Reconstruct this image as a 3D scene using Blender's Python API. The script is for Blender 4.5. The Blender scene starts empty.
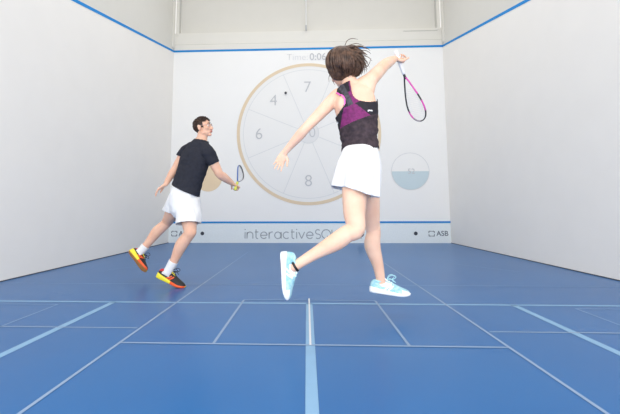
import bpy, bmesh, math, random
from mathutils import Vector, Matrix, noise
random.seed(7)
sc = bpy.context.scene
C = sc.collection
V = Vector

# ------------------------------------------------------------------ camera
CX, CD, CH, YAW, PIT, ROL, FPX, PX, PY = -1.53e-2, 8.4575, .7306, .0413, .0982, -.0024, 368.18, 291.32, 174.28
def turn(x, y, z):
    c, s = math.cos(ROL), math.sin(ROL); x, z = c*x - s*z, s*x + c*z
    c, s = math.cos(PIT), math.sin(PIT); y, z = c*y - s*z, s*y + c*z
    c, s = math.cos(YAW), math.sin(YAW); x, y = c*x - s*y, s*x + c*y
    return V((x, y, z))
def at(u, v, Y):
    """point of the court in the vertical plane Y (metres from the front wall) seen at photo position u, v"""
    r = turn((u - PX)/FPX, 1.0, -(v - PY)/FPX)
    t = (Y + CD)/r.y
    return V((CX, -CD, CH)) + r*t
cam_d = bpy.data.cameras.new('camera'); cam = bpy.data.objects.new('camera', cam_d); C.objects.link(cam)
cr, cu, cf = turn(1, 0, 0), turn(0, 0, 1), turn(0, 1, 0)
m = Matrix.Identity(4)
for i in range(3):
    m[i][0], m[i][1], m[i][2] = cr[i], cu[i], -cf[i]
m.translation = (CX, -CD, CH)
cam.matrix_world = m
cam_d.sensor_width = 36; cam_d.lens = 36*FPX/620
cam_d.shift_x = (310 - PX)/620; cam_d.shift_y = -(207 - PY)/620
cam_d.clip_start = .05
sc.camera = cam

# ------------------------------------------------------------------ materials
def lin(c):
    return tuple(((x/255)/12.92 if x/255 <= .04045 else ((x/255 + .055)/1.055)**2.4) for x in c)
def mat(name, rgb, rough=.6, var=.0, scale=20., spec=.5, bump=0., bscale=60., metal=0., sss=0., rgb2=None, rgbs=None):
    mt = bpy.data.materials.new(name); mt.use_nodes = True
    nt = mt.node_tree; b = nt.nodes['Principled BSDF']
    col = lin(rgb) if rgbs is None else rgbs
    b.inputs['Roughness'].default_value = rough
    b.inputs['Specular IOR Level'].default_value = spec
    b.inputs['Metallic'].default_value = metal
    if sss:
        b.inputs['Subsurface Weight'].default_value = sss
        b.inputs['Subsurface Radius'].default_value = (.012, .005, .003)
    tc = nt.nodes.new('ShaderNodeTexCoord')
    nz = nt.nodes.new('ShaderNodeTexNoise'); nz.inputs['Scale'].default_value = scale; nz.inputs['Detail'].default_value = 4
    nt.links.new(tc.outputs['Object'], nz.inputs['Vector'])
    rp = nt.nodes.new('ShaderNodeValToRGB')
    c2 = lin(rgb2) if rgb2 else tuple(x*(1 - var) for x in col)
    c1 = col if rgb2 else tuple(min(1, x*(1 + var)) for x in col)
    rp.color_ramp.elements[0].color = (*c2, 1); rp.color_ramp.elements[0].position = .3
    rp.color_ramp.elements[1].color = (*c1, 1); rp.color_ramp.elements[1].position = .7
    nt.links.new(nz.outputs['Fac'], rp.inputs['Fac']); nt.links.new(rp.outputs['Color'], b.inputs['Base Color'])
    if bump:
        n2 = nt.nodes.new('ShaderNodeTexNoise'); n2.inputs['Scale'].default_value = bscale; n2.inputs['Detail'].default_value = 3
        nt.links.new(tc.outputs['Object'], n2.inputs['Vector'])
        bp = nt.nodes.new('ShaderNodeBump'); bp.inputs['Strength'].default_value = bump; bp.inputs['Distance'].default_value = .01
        nt.links.new(n2.outputs['Fac'], bp.inputs['Height']); nt.links.new(bp.outputs['Normal'], b.inputs['Normal'])
    return mt

M = dict(
    wall_side=mat('side_wall_white', (242, 239, 234), .75, .01, 3, .3),
    wall_front=mat('front_wall_white', (246, 246, 245), .6, .006, 2, .3),
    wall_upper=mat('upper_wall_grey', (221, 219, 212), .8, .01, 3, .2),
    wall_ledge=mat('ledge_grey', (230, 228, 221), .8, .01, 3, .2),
    seam=mat('seam_grey', (200, 199, 193), .8),
    tin=mat('tin_pale_blue', (234, 242, 245), .5, .02, 30, .4),
    blue_line=mat('blue_line', (20, 138, 214), .6, .03, 10, .3),
    grey_text=mat('grey_text', (164, 173, 182), .7),
    dark_text=mat('dark_text', (98, 108, 122), .7),
    pale_text=mat('pale_text', (216, 218, 222), .7),
    mid_text=mat('mid_text', (200, 202, 206), .7),
    tan=mat('tan_ring', (229, 209, 180), .7, .02, 5),
    tan_disc=mat('tan_disc', (238, 215, 182), .7, .02, 5),
    wheel=mat('wheel_white', (241, 241, 240), .7, .004, 2),
    spoke=mat('spoke_grey', (222, 224, 226), .7),
    hub=mat('hub_grey', (230, 231, 232), .7),
    aqua=mat('aqua', (203, 220, 227), .7, .01, 6),
    dot=mat('dark_dot', (58, 64, 76), .6),
    line_white=mat('line_pale_blue', (126, 168, 204), .45, .04, 8),
    line_grey=mat('line_grey', (132, 156, 188), .45, .05, 8),
    line_faint=mat('line_faint', (116, 148, 190), .45, .05, 8),
    base_gap=mat('dark_gap', (70, 76, 84), .8),
    rod=mat('rod_white', (228, 229, 228), .4, .02, 8),
    rod_tip=mat('rod_tip', (185, 188, 190), .4, .02, 8),
    skin_w=mat('skin_woman', (240, 203, 180), .5, .05, 9, .35, sss=.15, rgb2=(233, 188, 163)),
    skin_m=mat('skin_man', (236, 194, 170), .5, .05, 9, .35, sss=.15, rgb2=(226, 176, 150)),
    lips=mat('lips', (196, 120, 110), .4, .04, 30),
    eye=mat('eye_white', (235, 232, 228), .25), iris=mat('iris', (62, 48, 40), .2),
    hair_w=mat('hair_woman', (104, 78, 63), .5, .2, 34, .35, rgb2=(46, 33, 28)),
    hair_m=mat('hair_man', (70, 50, 40), .55, .3, 60, .4, rgb2=(40, 28, 23)),
    tee=mat('tee_black', (42, 44, 54), .85, .12, 40, .25, bump=.15, bscale=300),
    white_cloth=mat('cloth_white', (238, 239, 241), .85, .01, 20, .2, bump=.12, bscale=120),
    sock=mat('sock_white', (240, 241, 243), .9, .03, 60, .2, bump=.3, bscale=260),
    tank_black=mat('tank_black', (40, 37, 44), .75, .15, 40, .3),
    tank_mesh=mat('tank_sheer_mesh', (74, 62, 68), .8, .2, 35, .2, rgb2=(46, 40, 46)),
    magenta=mat('magenta_mesh', (132, 44, 110), .7, .12, 60, .3, rgb2=(98, 34, 84)),
    charcoal=mat('charcoal_mesh', (84, 84, 92), .7, .15, 50, .3, rgb2=(52, 50, 58)),
    pink=mat('pink_binding', (240, 110, 196), .6, .03, 40),
    logo_white=mat('logo_white', (226, 228, 230), .6),
    shoe_black=mat('shoe_black', (32, 31, 34), .55, .15, 80),
    shoe_yellow=mat('shoe_yellow', (240, 226, 60), .45, .04, 60),
    shoe_orange=mat('shoe_orange', (244, 96, 44), .45, .05, 60),
    shoe_red=mat('shoe_red', (206, 44, 44), .5, .05, 60),
    gum=mat('gum_rubber', (196, 132, 66), .6, .06, 60),
    shoe_aqua=mat('shoe_aqua', (122, 188, 208), .5, .14, 45, rgb2=(186, 218, 226)),
    shoe_white=mat('shoe_white', (240, 244, 246), .45, .02, 60),
    lace_aqua=mat('lace_aqua', (176, 226, 236), .7),
    lace_black=mat('lace_black', (26, 26, 28), .7), lace_yellow=mat('lace_yellow', (214, 190, 60), .7),
    r_black=mat('racket_black', (38, 36, 42), .3, .05, 40, .6),
    r_mag=mat('racket_magenta', (206, 60, 168), .3, .05, 40, .6),
    r_blue=mat('racket_blue', (58, 96, 168), .3, .05, 40, .6),
    r_white=mat('racket_white', (232, 230, 236), .3, .03, 40, .6),
    r_grey=mat('racket_grey', (130, 126, 138), .3, .05, 40, .6),
    grip_white=mat('grip_white', (236, 236, 238), .8, .04, 60),
    grip_yellow=mat('grip_yellow', (206, 208, 96), .8, .04, 60),
    string=mat('string_white', (222, 224, 228), .5),
    lens=mat('lens_rim', (196, 178, 172), .25, .02, 30, .6),
    ball=mat('ball_black', (70, 72, 80), .6, .08, 60),
)
# floor: satin blue vinyl with a faint mottling
def floor_material():
    mt = bpy.data.materials.new('floor_blue'); mt.use_nodes = True
    nt = mt.node_tree; b = nt.nodes['Principled BSDF']
    tc = nt.nodes.new('ShaderNodeTexCoord')
    nz = nt.nodes.new('ShaderNodeTexNoise'); nz.inputs['Scale'].default_value = .9; nz.inputs['Detail'].default_value = 5
    nt.links.new(tc.outputs['Object'], nz.inputs['Vector'])
    rp = nt.nodes.new('ShaderNodeValToRGB')
    rp.color_ramp.elements[0].color = (*lin((22, 92, 154)), 1); rp.color_ramp.elements[0].position = .25
    rp.color_ramp.elements[1].color = (*lin((28, 100, 163)), 1); rp.color_ramp.elements[1].position = .75
    nt.links.new(nz.outputs['Fac'], rp.inputs['Fac']); nt.links.new(rp.outputs['Color'], b.inputs['Base Color'])
    b.inputs['Roughness'].default_value = .30; b.inputs['Specular IOR Level'].default_value = .36
    n2 = nt.nodes.new('ShaderNodeTexNoise'); n2.inputs['Scale'].default_value = 140
    nt.links.new(tc.outputs['Object'], n2.inputs['Vector'])
    bp = nt.nodes.new('ShaderNodeBump'); bp.inputs['Strength'].default_value = .06; bp.inputs['Distance'].default_value = .002
    nt.links.new(n2.outputs['Fac'], bp.inputs['Height']); nt.links.new(bp.outputs['Normal'], b.inputs['Normal'])
    return mt
M['floor'] = floor_material()

# ------------------------------------------------------------------ object helpers
BASE = {}
def link(name, me, mats, parent=None, base=None, smooth=True):
    """link a mesh whose vertices are in court coordinates; base = the thing's foot point (children share their root's)"""
    o = bpy.data.objects.new(name, me)
    if parent is not None:
        base = BASE[parent.name]; o.parent = parent
    else:
        base = V(base) if base is not None else V((0, 0, 0)); o.location = base
    BASE[o.name] = base
    me.transform(Matrix.Translation(-base))
    for i, mm in enumerate(mats if isinstance(mats, (list, tuple)) else [mats]):
        if i < len(me.materials): me.materials[i] = mm
        else: me.materials.append(mm)
    if smooth:
        for p in me.polygons: p.use_smooth = True
    C.objects.link(o)
    return o
def obj(name, bm, mats, parent=None, base=None, smooth=True):
    bmesh.ops.recalc_face_normals(bm, faces=bm.faces[:])
    me = bpy.data.meshes.new(name); bm.to_mesh(me); bm.free()
    return link(name, me, mats, parent, base, smooth)
def empty(name, loc):
    o = bpy.data.objects.new(name, None); o.location = loc; C.objects.link(o); BASE[o.name] = V(loc); return o
def tag(o, label, cat, group=None):
    o['label'] = label; o['category'] = cat
    if group: o['group'] = group
    return o
def struct(o):
    o['kind'] = 'structure'; return o

# ------------------------------------------------------------------ shape helpers
def crom(a, b, c, d, t):
    return .5*((2*b) + (c - a)*t + (2*a - 5*b + 4*c - d)*t*t + (3*b - a - 3*c + d)*t**3)
def sample(seq, sub):
    n = len(seq); out = []
    for i in range(n - 1):
        a, b, c, d = seq[max(i-1, 0)], seq[i], seq[i+1], seq[min(i+2, n-1)]
        for k in range(sub): out.append(crom(a, b, c, d, k/sub))
    out.append(seq[-1].copy() if hasattr(seq[-1], 'copy') else seq[-1])
    return out
def tube(bm, pts, rad, ref=(0, 1, 0), n=18, sub=4, cap=True, mi=0, capf=1.0):
    pts = [V(p) for p in pts]
    R = [V((r[0], r[1], 0)) if isinstance(r, (tuple, list)) else V((r, r, 0)) for r in rad]
    refs = [V(r) for r in ref] if isinstance(ref, list) else [V(ref)]*len(pts)
    if sub > 1: P, R, refs = sample(pts, sub), sample(R, sub), sample(refs, sub)
    else: P = pts
    N = len(P); rings = []
    fr = []
    for i in range(N):
        t = (P[min(i+1, N-1)] - P[max(i-1, 0)]).normalized()
        v = refs[i] - t*refs[i].dot(t)
        if v.length < 1e-4: v = t.orthogonal()
        v.normalize(); u = v.cross(t)
        fr.append((P[i], t, u, v, R[i].x, R[i].y))
    rows = []
    if cap:
        p, t, u, v, a, b = fr[0]
        for ang in (80, 55, 28): 
            s, c = math.sin(math.radians(ang)), math.cos(math.radians(ang))
            rows.append((p - t*min(a, b)*s*capf, t, u, v, a*c, b*c))
    rows += fr
    if cap:
        p, t, u, v, a, b = fr[-1]
        for ang in (28, 55, 80):
            s, c = math.sin(math.radians(ang)), math.cos(math.radians(ang))
            rows.append((p + t*min(a, b)*s*capf, t, u, v, a*c, b*c))
    for p, t, u, v, a, b in rows:
        rings.append([bm.verts.new(p + u*a*math.cos(2*math.pi*k/n) + v*b*math.sin(2*math.pi*k/n)) for k in range(n)])
    for r0, r1 in zip(rings, rings[1:]):
        for k in range(n):
            f = bm.faces.new((r0[k], r0[(k+1) % n], r1[(k+1) % n], r1[k])); f.material_index = mi
    if cap:
        f = bm.faces.new(rings[0][::-1]); f.material_index = mi
        f = bm.faces.new(rings[-1]); f.material_index = mi
    return rings
def ellipsoid(bm, c, axes, r, mi=0, seg=24, rings=14):
    mx = Matrix.Identity(4)
    for j in range(3):
        for i in range(3): mx[i][j] = axes[j][i]*r[j]
    mx.translation = V(c)
    before = set(bm.faces)
    bmesh.ops.create_uvsphere(bm, u_segments=seg, v_segments=rings, radius=1, matrix=mx)
    if mi:
        for f in bm.faces:
            if f not in before: f.material_index = mi
def box(bm, lo, hi, mi=0, bev=0.):
    lo, hi = V(lo), V(hi); d = hi - lo
    r = bmesh.ops.create_cube(bm, size=1, matrix=Matrix.Translation((lo+hi)/2) @ Matrix.Diagonal((*d, 1)))
    fs = {f for v in r['verts'] for f in v.link_faces}
    for f in fs: f.material_index = mi
    if bev:
        bmesh.ops.bevel(bm, geom=list({e for v in r['verts'] for e in v.link_edges}), offset=bev, segments=2, affect='EDGES')
def quad(bm, a, b, c, d, mi=0):
    f = bm.faces.new([bm.verts.new(V(p)) for p in (a, b, c, d)]); f.material_index = mi; return f
def fuse(bm, voxel, smooth=6, fac=.5):
    """fuse overlapping shapes into one continuous surface"""
    bmesh.ops.recalc_face_normals(bm, faces=bm.faces[:])
    me = bpy.data.meshes.new('work'); bm.to_mesh(me); bm.free()
    o = bpy.data.objects.new('work', me); C.objects.link(o)
    r = o.modifiers.new('r', 'REMESH'); r.mode = 'VOXEL'; r.voxel_size = voxel; r.adaptivity = 0
    s = o.modifiers.new('s', 'SMOOTH'); s.factor = fac; s.iterations = smooth
    dg = bpy.context.evaluated_depsgraph_get(); dg.update()
    out = bpy.data.meshes.new_from_object(o.evaluated_get(dg))
    bpy.data.objects.remove(o); bpy.data.meshes.remove(me)
    return out
def axes_from(fwd, up):
    f = V(fwd).normalized(); u = V(up); u = (u - f*u.dot(f)).normalized(); r = f.cross(u)
    return r, f, u          # right, forward, up

# ------------------------------------------------------------------ the court
XW, HW = 3.2, 6.3
YB = -9.75
bm = bmesh.new()
quad(bm, (-XW, YB, 0), (XW, YB, 0), (XW, 0, 0), (-XW, 0, 0))
floor = struct(obj('floor', bm, M['floor'], smooth=False))

def strip_pts(name, pts, w, z, mt, parent):
    bm = bmesh.new()
    pts = [V((p[0], p[1], z)) for p in pts]
    L, Rr = [], []
    for i, p in enumerate(pts):
        a = (pts[i] - pts[i-1]).normalized() if i else None
        b = (pts[i+1] - pts[i]).normalized() if i < len(pts)-1 else None
        na = V((-a.y, a.x, 0)) if a else None; nb = V((-b.y, b.x, 0)) if b else None
        if na and nb:
            nn = (na + nb).normalized(); nn = nn/max(.3, nn.dot(na))
        else: nn = na or nb
        L.append(bm.verts.new(p + nn*w/2)); Rr.append(bm.verts.new(p - nn*w/2))
    for i in range(len(pts)-1): bm.faces.new((L[i], Rr[i], Rr[i+1], L[i+1]))
    return obj(name, bm, mt, parent, smooth=False)
SL = -5.465
fl = lambda n, p, w, mt, z=.0016: strip_pts(n, p, w, z, M[mt], floor)
fl('short_line', [(-XW, SL), (XW, SL)], .036, 'line_white', .0012)
fl('half_court_line', [(0, SL), (0, YB)], .05, 'line_white', .0012)
for s in (-1, 1):
    fl('service_box_line', [(s*1.575, SL), (s*1.575, YB)], .048, 'line_white', .0012)
    fl('inlay_long_line', [(s*1.06, -1.9), (s*1.06, -3.2)], .018, 'line_faint')
    fl('inlay_long_line', [(s*1.06, -3.2), (s*1.06, YB)], .017, 'line_grey')
    fl('inlay_side_line', [(s*1.08, -6.11), (s*XW, -6.11)], .016, 'line_grey')
    fl('inlay_corner_line', [(s*XW, -5.56), (s*1.975, -5.56), (s*1.965, -6.11)], .016, 'line_faint')
    fl('inlay_box_line', [(s*.535, -5.36), (s*.535, -6.365)], .016, 'line_grey')
    fl('inlay_far_mark', [(s*2.0, -3.25), (s*2.5, -3.9)], .018, 'line_faint')
fl('inlay_cross_line', [(-XW, -4.73), (XW, -4.73)], .018, 'line_faint')
fl('inlay_box_line', [(-.535, -5.36), (.535, -5.36)], .018, 'line_faint', .002)
fl('inlay_cross_line', [(-1.06, -6.367), (1.06, -6.367)], .018, 'line_grey', .002)
fl('inlay_middle_line', [(0, -5.30), (0, -6.367)], .011, 'pale_text', .0022)

def side_wall(s, name):
    bm = bmesh.new(); x = s*XW
    zt = lambda y: 4.57 + .2503*y
    yb = YB
    q = [(x, 0, 0), (x, yb, 0), (x, yb, zt(yb)), (x, 0, 4.57)]
    quad(bm, *(q if s > 0 else q[::-1]), mi=0)
    q = [(x, 0, 4.57), (x, yb, zt(yb)), (x, yb, HW), (x, 0, HW)]
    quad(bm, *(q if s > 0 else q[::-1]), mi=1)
    w = struct(obj(name, bm, [M['wall_side'], M['wall_upper']], smooth=False))
    bm = bmesh.new(); xi = x - s*.004
    quad(bm, (xi, 0, 4.545), (xi, yb, zt(yb)-.025), (xi, yb, zt(yb)+.025), (xi, 0, 4.595))
    obj('out_line', bm, M['blue_line'], w, smooth=False)
    bm = bmesh.new(); box(bm, (min(x, x-s*.006), yb, 0), (max(x, x-s*.006), 0, .010))
    b = obj('gap_strip_' + name.split('_')[1], bm, M['base_gap'], smooth=False); struct(b)  # dark strip for the wall-floor gap, its shade put into the colour
    bm = bmesh.new(); box(bm, (min(x, x-s*.02), -.16, 4.62), (max(x, x-s*.02), -.02, HW), bev=.004)
    struct(obj('trim_%d' % (1 if s < 0 else 2), bm, M['wall_ledge'], smooth=False))
    return w
side_wall(-1, 'wall_left'); side_wall(1, 'wall_right')

bm = bmesh.new()
quad(bm, (-XW, 0, .45), (XW, 0, .45), (XW, 0, 4.57), (-XW, 0, 4.57), 0)
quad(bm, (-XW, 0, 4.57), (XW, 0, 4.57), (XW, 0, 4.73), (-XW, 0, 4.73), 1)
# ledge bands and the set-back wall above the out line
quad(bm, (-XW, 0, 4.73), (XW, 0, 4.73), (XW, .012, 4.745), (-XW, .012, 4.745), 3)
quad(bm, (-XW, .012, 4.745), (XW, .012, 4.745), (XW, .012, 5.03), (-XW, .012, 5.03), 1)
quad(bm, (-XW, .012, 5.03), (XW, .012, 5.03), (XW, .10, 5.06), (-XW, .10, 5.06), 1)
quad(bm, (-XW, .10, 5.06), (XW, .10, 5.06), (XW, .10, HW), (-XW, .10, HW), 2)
wf = struct(obj('wall_front', bm, [M['wall_front'], M['wall_ledge'], M['wall_upper'], M['seam']], smooth=False))
bm = bmesh.new(); quad(bm, (-XW, -.004, 4.545), (XW, -.004, 4.545), (XW, -.004, 4.595), (-XW, -.004, 4.595))
obj('out_line', bm, M['blue_line'], wf, smooth=False)
bm = bmesh.new()
box(bm, (-3.15, -.004, 4.98), (-3.10, .09, HW), 0); box(bm, (3.10, -.004, 4.98), (3.15, .09, HW), 0)
box(bm, (-3.10, .03, 4.98), (-3.085, .1, HW), 1); box(bm, (3.085, .03, 4.98), (3.10, .1, HW), 1)
box(bm, (2.3, .004, 4.955), (3.1, .0125, 4.972), 1)
struct(obj('trim_3', bm, [M['wall_ledge'], M['seam']], smooth=False))

# flat graphics on the front wall: x, z -> the wall plane
def disc(bm, cx, cz, r0, r1, y, mi=0, a0=0, a1=360, n=128):
    k = max(3, int(n*(a1-a0)/360)); A = []; B = []
    for i in range(k+1):
        a = math.radians(a0 + (a1-a0)*i/k)
        A.append((cx + r1*math.cos(a), y, cz + r1*math.sin(a))); B.append((cx + r0*math.cos(a), y, cz + r0*math.sin(a)))
    for i in range(k):
        if r0 > 0: quad(bm, B[i], A[i], A[i+1], B[i+1], mi)
        else:
            f = bm.faces.new([bm.verts.new(V(p)) for p in ((cx, y, cz), A[i], A[i+1])]); f.material_index = mi
def ribbon(bm, pts, w, y, mi=0):
    """flat stroke of even width through x, z points"""
    P = [V((p[0], 0, p[1])) for p in pts]; L, Rr = [], []
    for i, p in enumerate(P):
        t = (P[min(i+1, len(P)-1)] - P[max(i-1, 0)]).normalized(); nn = V((-t.z, 0, t.x))
        L.append(bm.verts.new(V((p.x, y, p.z)) + nn*w/2)); Rr.append(bm.verts.new(V((p.x, y, p.z)) - nn*w/2))
    for i in range(len(P)-1):
        f = bm.faces.new((L[i], Rr[i], Rr[i+1], L[i+1])); f.material_index = mi
def arc(cx, cz, rx, rz, a0, a1, n=18):
    return [(cx + rx*math.cos(math.radians(a0 + (a1-a0)*i/n)), cz + rz*math.sin(math.radians(a0 + (a1-a0)*i/n))) for i in range(n+1)]
def words(name, s, x, z, size, mt, parent, y=-.012, align='CENTER', thin=0.):
    cu_ = bpy.data.curves.new('txt', 'FONT'); cu_.body = s; cu_.size = size; cu_.align_x = align; cu_.align_y = 'CENTER'; cu_.offset = thin
    o = bpy.data.objects.new('txt', cu_); C.objects.link(o)
    dg = bpy.context.evaluated_depsgraph_get(); dg.update()
    me = bpy.data.meshes.new_from_object(o.evaluated_get(dg)); bpy.data.objects.remove(o)
    me.transform(Matrix.Translation((x, y, z)) @ Matrix.Rotation(math.pi/2, 4, 'X'))
    me.name = name
    return link(name, me, mt, parent, smooth=False)

WCX, WCZ = .035, 2.53
bm = bmesh.new()
disc(bm, WCX, WCZ, 0, 1.68, -.003, 0)
disc(bm, WCX, WCZ, 1.607, 1.68, -.006, 1)
disc(bm, WCX, WCZ, 1.515, 1.527, -.006, 2)
for k in range(8):
    a = math.radians(22.5 + 45*k)
    ribbon(bm, [(WCX + r*math.cos(a), WCZ + r*math.sin(a)) for r in (.25, 1.52)], .013, -.006, 2)
disc(bm, WCX, WCZ, 0, .245, -.007, 3)
disc(bm, WCX, WCZ, .235, .25, -.009, 2)
wheel = obj('scoring_wheel', bm, [M['wheel'], M['tan'], M['spoke'], M['hub']], wf, smooth=False)
for s, x, z in (('4', -.78, 3.31), ('7', .02, 3.62), ('6', -1.12, 2.51), ('8', .03, 1.40)):
    words('numeral', s, x, z, .38, M['mid_text'], wheel, thin=-.004)
words('numeral', '10', .04, 2.53, .34, M['mid_text'], wheel, thin=-.004)
words('timer_text', 'Time:', -.215, 4.36, .225, M['pale_text'], wf, thin=-.004)
words('timer_text', '0:06', .275, 4.36, .235, M['mid_text'], wf, thin=.002)
bm = bmesh.new(); disc(bm, -2.30, 1.50, 0, .325, -.003)
obj('tan_spot', bm, M['tan_disc'], wf, smooth=False)
bm = bmesh.new()
disc(bm, 2.352, 1.615, .416, .43, -.004, 1)
disc(bm, 2.352, 1.615, 0, .418, -.004, 0, 180, 360)
lev = obj('level_gauge', bm, [M['aqua'], M['spoke']], wf, smooth=False)
words('numeral', '52', 2.372, 1.61, .17, M['mid_text'], lev)

# tin board with its blue top line, writing and dots
bm = bmesh.new(); box(bm, (-XW, -.004, 0), (XW, 0, .445), 0); 
tin = obj('tin_board', bm, M['tin'], wf, smooth=False)
bm = bmesh.new(); box(bm, (-XW, -.012, .445), (XW, 0, .485)); obj('tin_line', bm, M['blue_line'], tin, smooth=False)

def glyph_line(bm, s, x, z0, xh, cap, w, y, gap):
    """monoline lettering: thin round strokes"""
    r = xh/2
    for ch in s:
        S = []
        if ch == 'i':
            S = [[(0, 0), (0, xh)]]; wd = 0; disc(bm, x, z0 + xh*1.38, 0, w*.62, y, n=10)
        elif ch == 'n':
            S = [[(0, 0), (0, xh)], [(0, xh*.5)] + arc(r*.9, xh - r*.9, r*.9, r*.9, 180, 0) + [(r*1.8, 0)]]; wd = r*1.8
        elif ch == 't':
            S = [[(r*.35, xh*1.4), (r*.35, r*.5)] + arc(r*.85, r*.5, r*.5, r*.5, 180, 290, 8), [(0, xh), (r*1.1, xh)]]; wd = r*1.15
        elif ch == 'e':
            S = [[(0, r)] + [(2*r, r)] + arc(r, r, r, r, 0, 320)]; wd = 2*r
        elif ch == 'r':
            S = [[(0, 0), (0, xh)], [(0, xh*.5)] + arc(r*.9, xh - r*.9, r*.9, r*.9, 180, 75, 9)]; wd = r*1.1
        elif ch == 'a':
            S = [arc(r, r, r, r, 0, 360), [(2*r, 0), (2*r, xh)]]; wd = 2*r
        elif ch == 'c':
            S = [arc(r, r, r, r, 48, 312)]; wd = 1.75*r
        elif ch == 'v':
            S = [[(0, xh), (r*.9, 0)], [(r*.9, 0), (r*1.8, xh)]]; wd = 1.8*r
        elif ch == 'S':
            q = cap/4; S = [arc(q*1.05, 3*q, q*1.05, q, 40, 270) + arc(q*1.05, q, q*1.15, q, 90, -140)[1:]]; wd = q*2.2
        elif ch == 'Q':
            q = cap/2; S = [arc(q, q, q, q, 0, 360, 30), [(q*1.2, q*.6), (q*2, -.01)]]; wd = 2*q
        elif ch == 'U':
            q = cap*.36; S = [[(0, cap), (0, q)] + arc(q, q, q, q, 180, 360) + [(2*q, cap)]]; wd = 2*q
        elif ch == 'A':
            q = cap*.42; S = [[(0, 0), (q, cap)], [(q, cap), (2*q, 0)], [(q*.4, cap*.33), (q*1.6, cap*.33)]]; wd = 2*q
        elif ch == 'H':
            q = cap*.7; S = [[(0, 0), (0, cap)], [(q, 0), (q, cap)], [(0, cap*.5), (q, cap*.5)]]; wd = q
        for st in S: ribbon(bm, [(x + px_, z0 + pz) for px_, pz in st], w, y)
        x += wd + gap
    return x
bm = bmesh.new()
xe = glyph_line(bm, 'interactive', -1.425, .098, .148, .2, .021, -.007, .046)
xe = glyph_line(bm, 'SQUASH', xe + .01, .098, .148, .2, .021, -.007, .03)
obj('lettering', bm, M['grey_text'], tin, smooth=False)
def asb(x):
    bm = bmesh.new(); z0, z1, w = .155, .262, .016
    for cx_, sx in ((x, 1), (x + .12, -1)):
        for cz_, sz in ((z0, 1), (z1, -1)):
            ribbon(bm, [(cx_, cz_), (cx_ + sx*.045, cz_)], w, -.007); ribbon(bm, [(cx_, cz_), (cx_, cz_ + sz*.042)], w, -.007)
    for zz in (z0, z1): ribbon(bm, [(x + .05, zz), (x + .07, zz)], w*.8, -.007)
    lo = obj('logo', bm, M['dark_text'], tin, smooth=False)
    words('lettering', 'ASB', x + .165, .209, .155, M['dark_text'], lo, y=-.008, align='LEFT', thin=.0015)
asb(2.715); asb(-3.125)
for x, r in ((-2.412, .042), (2.424, .042), (1.19, .085)):
    bm = bmesh.new(); disc(bm, x, .213, 0, r, -.0075, n=32); obj('dark_dot', bm, M['dot'], tin, smooth=False)

# rod hanging against the upper wall
bm = bmesh.new()
tube(bm, [(0, -.03, 5.10), (0, -.03, HW)], [.016, .016], n=12, sub=1)
rod = tag(obj('hanging_rod', bm, M['rod'], base=(0, -.03, 5.02)), 'thin pale rod hanging on the upper wall above the timer', 'rod')
bm = bmesh.new(); tube(bm, [(0, -.03, 5.03), (0, -.03, 5.13)], [.024, .024], n=12, sub=1); obj('end_cap', bm, M['rod_tip'], rod)

# ball in play against the wheel
bc = V((-.491, -.035, 3.488)); bm = bmesh.new(); bmesh.ops.create_icosphere(bm, subdivisions=3, radius=.03, matrix=Matrix.Translation(bc))
tag(obj('squash_ball', bm, M['ball'], base=bc), 'small black squash ball in flight at the wheel, beside the number 4', 'ball')

# ------------------------------------------------------------------ figures
def hand(bm, wrist, d, pn, thumb, L=.18, curl=(25, 30, 20), spread=6, k=1.0, curls=None, tcurl=20):
    """palm and five jointed fingers; d = finger direction, pn = the way the palm faces, thumb = side the thumb leaves from"""
    d = V(d).normalized(); pn = V(pn); pn = (pn - d*pn.dot(d)).normalized(); s = V(thumb); s = (s - d*s.dot(d) - pn*s.dot(pn)).normalized()
    w = V(wrist); pl = L*.52
    tube(bm, [w - d*.01, w + d*pl*.35, w + d*pl*.8, w + d*pl], [(.024*k, .017*k), (.034*k, .016*k), (.039*k, .014*k), (.037*k, .011*k)], ref=pn, n=14, sub=3)
    tips = []
    for i, (off, ln, rr) in enumerate(((.028, .94, .0086), (.0095, 1.04, .0088), (-.0095, .97, .0084), (-.027, .76, .0075))):
        base = w + d*(pl*(.93 if i in (1, 2) else .88)) + s*off*k
        a = math.radians((1.2 - i)*spread); dd = (d*math.cos(a) + s*math.sin(a)).normalized()
        c = curls[i] if curls else curl
        p = base; ang = 0; pts = [p - dd*.012, p]; rs = [rr*k, rr*k*1.03]
        for seg, cc in zip((.44, .31, .25), c):
            ang += math.radians(cc)
            p = p + (dd*math.cos(ang) + pn*math.sin(ang))*(L*.46*ln*seg); pts.append(p); rs.append(rr*k*(1 - .13*(len(pts)-2)))
        tube(bm, pts, rs, ref=pn if abs(pn.dot(dd)) < .9 else s, n=10, sub=2)
        tips.append(p)
    b = w + d*pl*.22 + s*.024*k; t1 = (s*.75 + d*.65 + pn*.25).normalized(); t2 = (s*.35 + d*.9 + pn*(.2 + tcurl/90)).normalized()
    tube(bm, [b - s*.012*k, b + t1*.028*k, b + t1*.028*k + t2*.030*k, b + t1*.028*k + t2*.055*k], [.013*k, .0112*k, .0098*k, .008*k], ref=pn, n=10, sub=2)
    return tips

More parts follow.
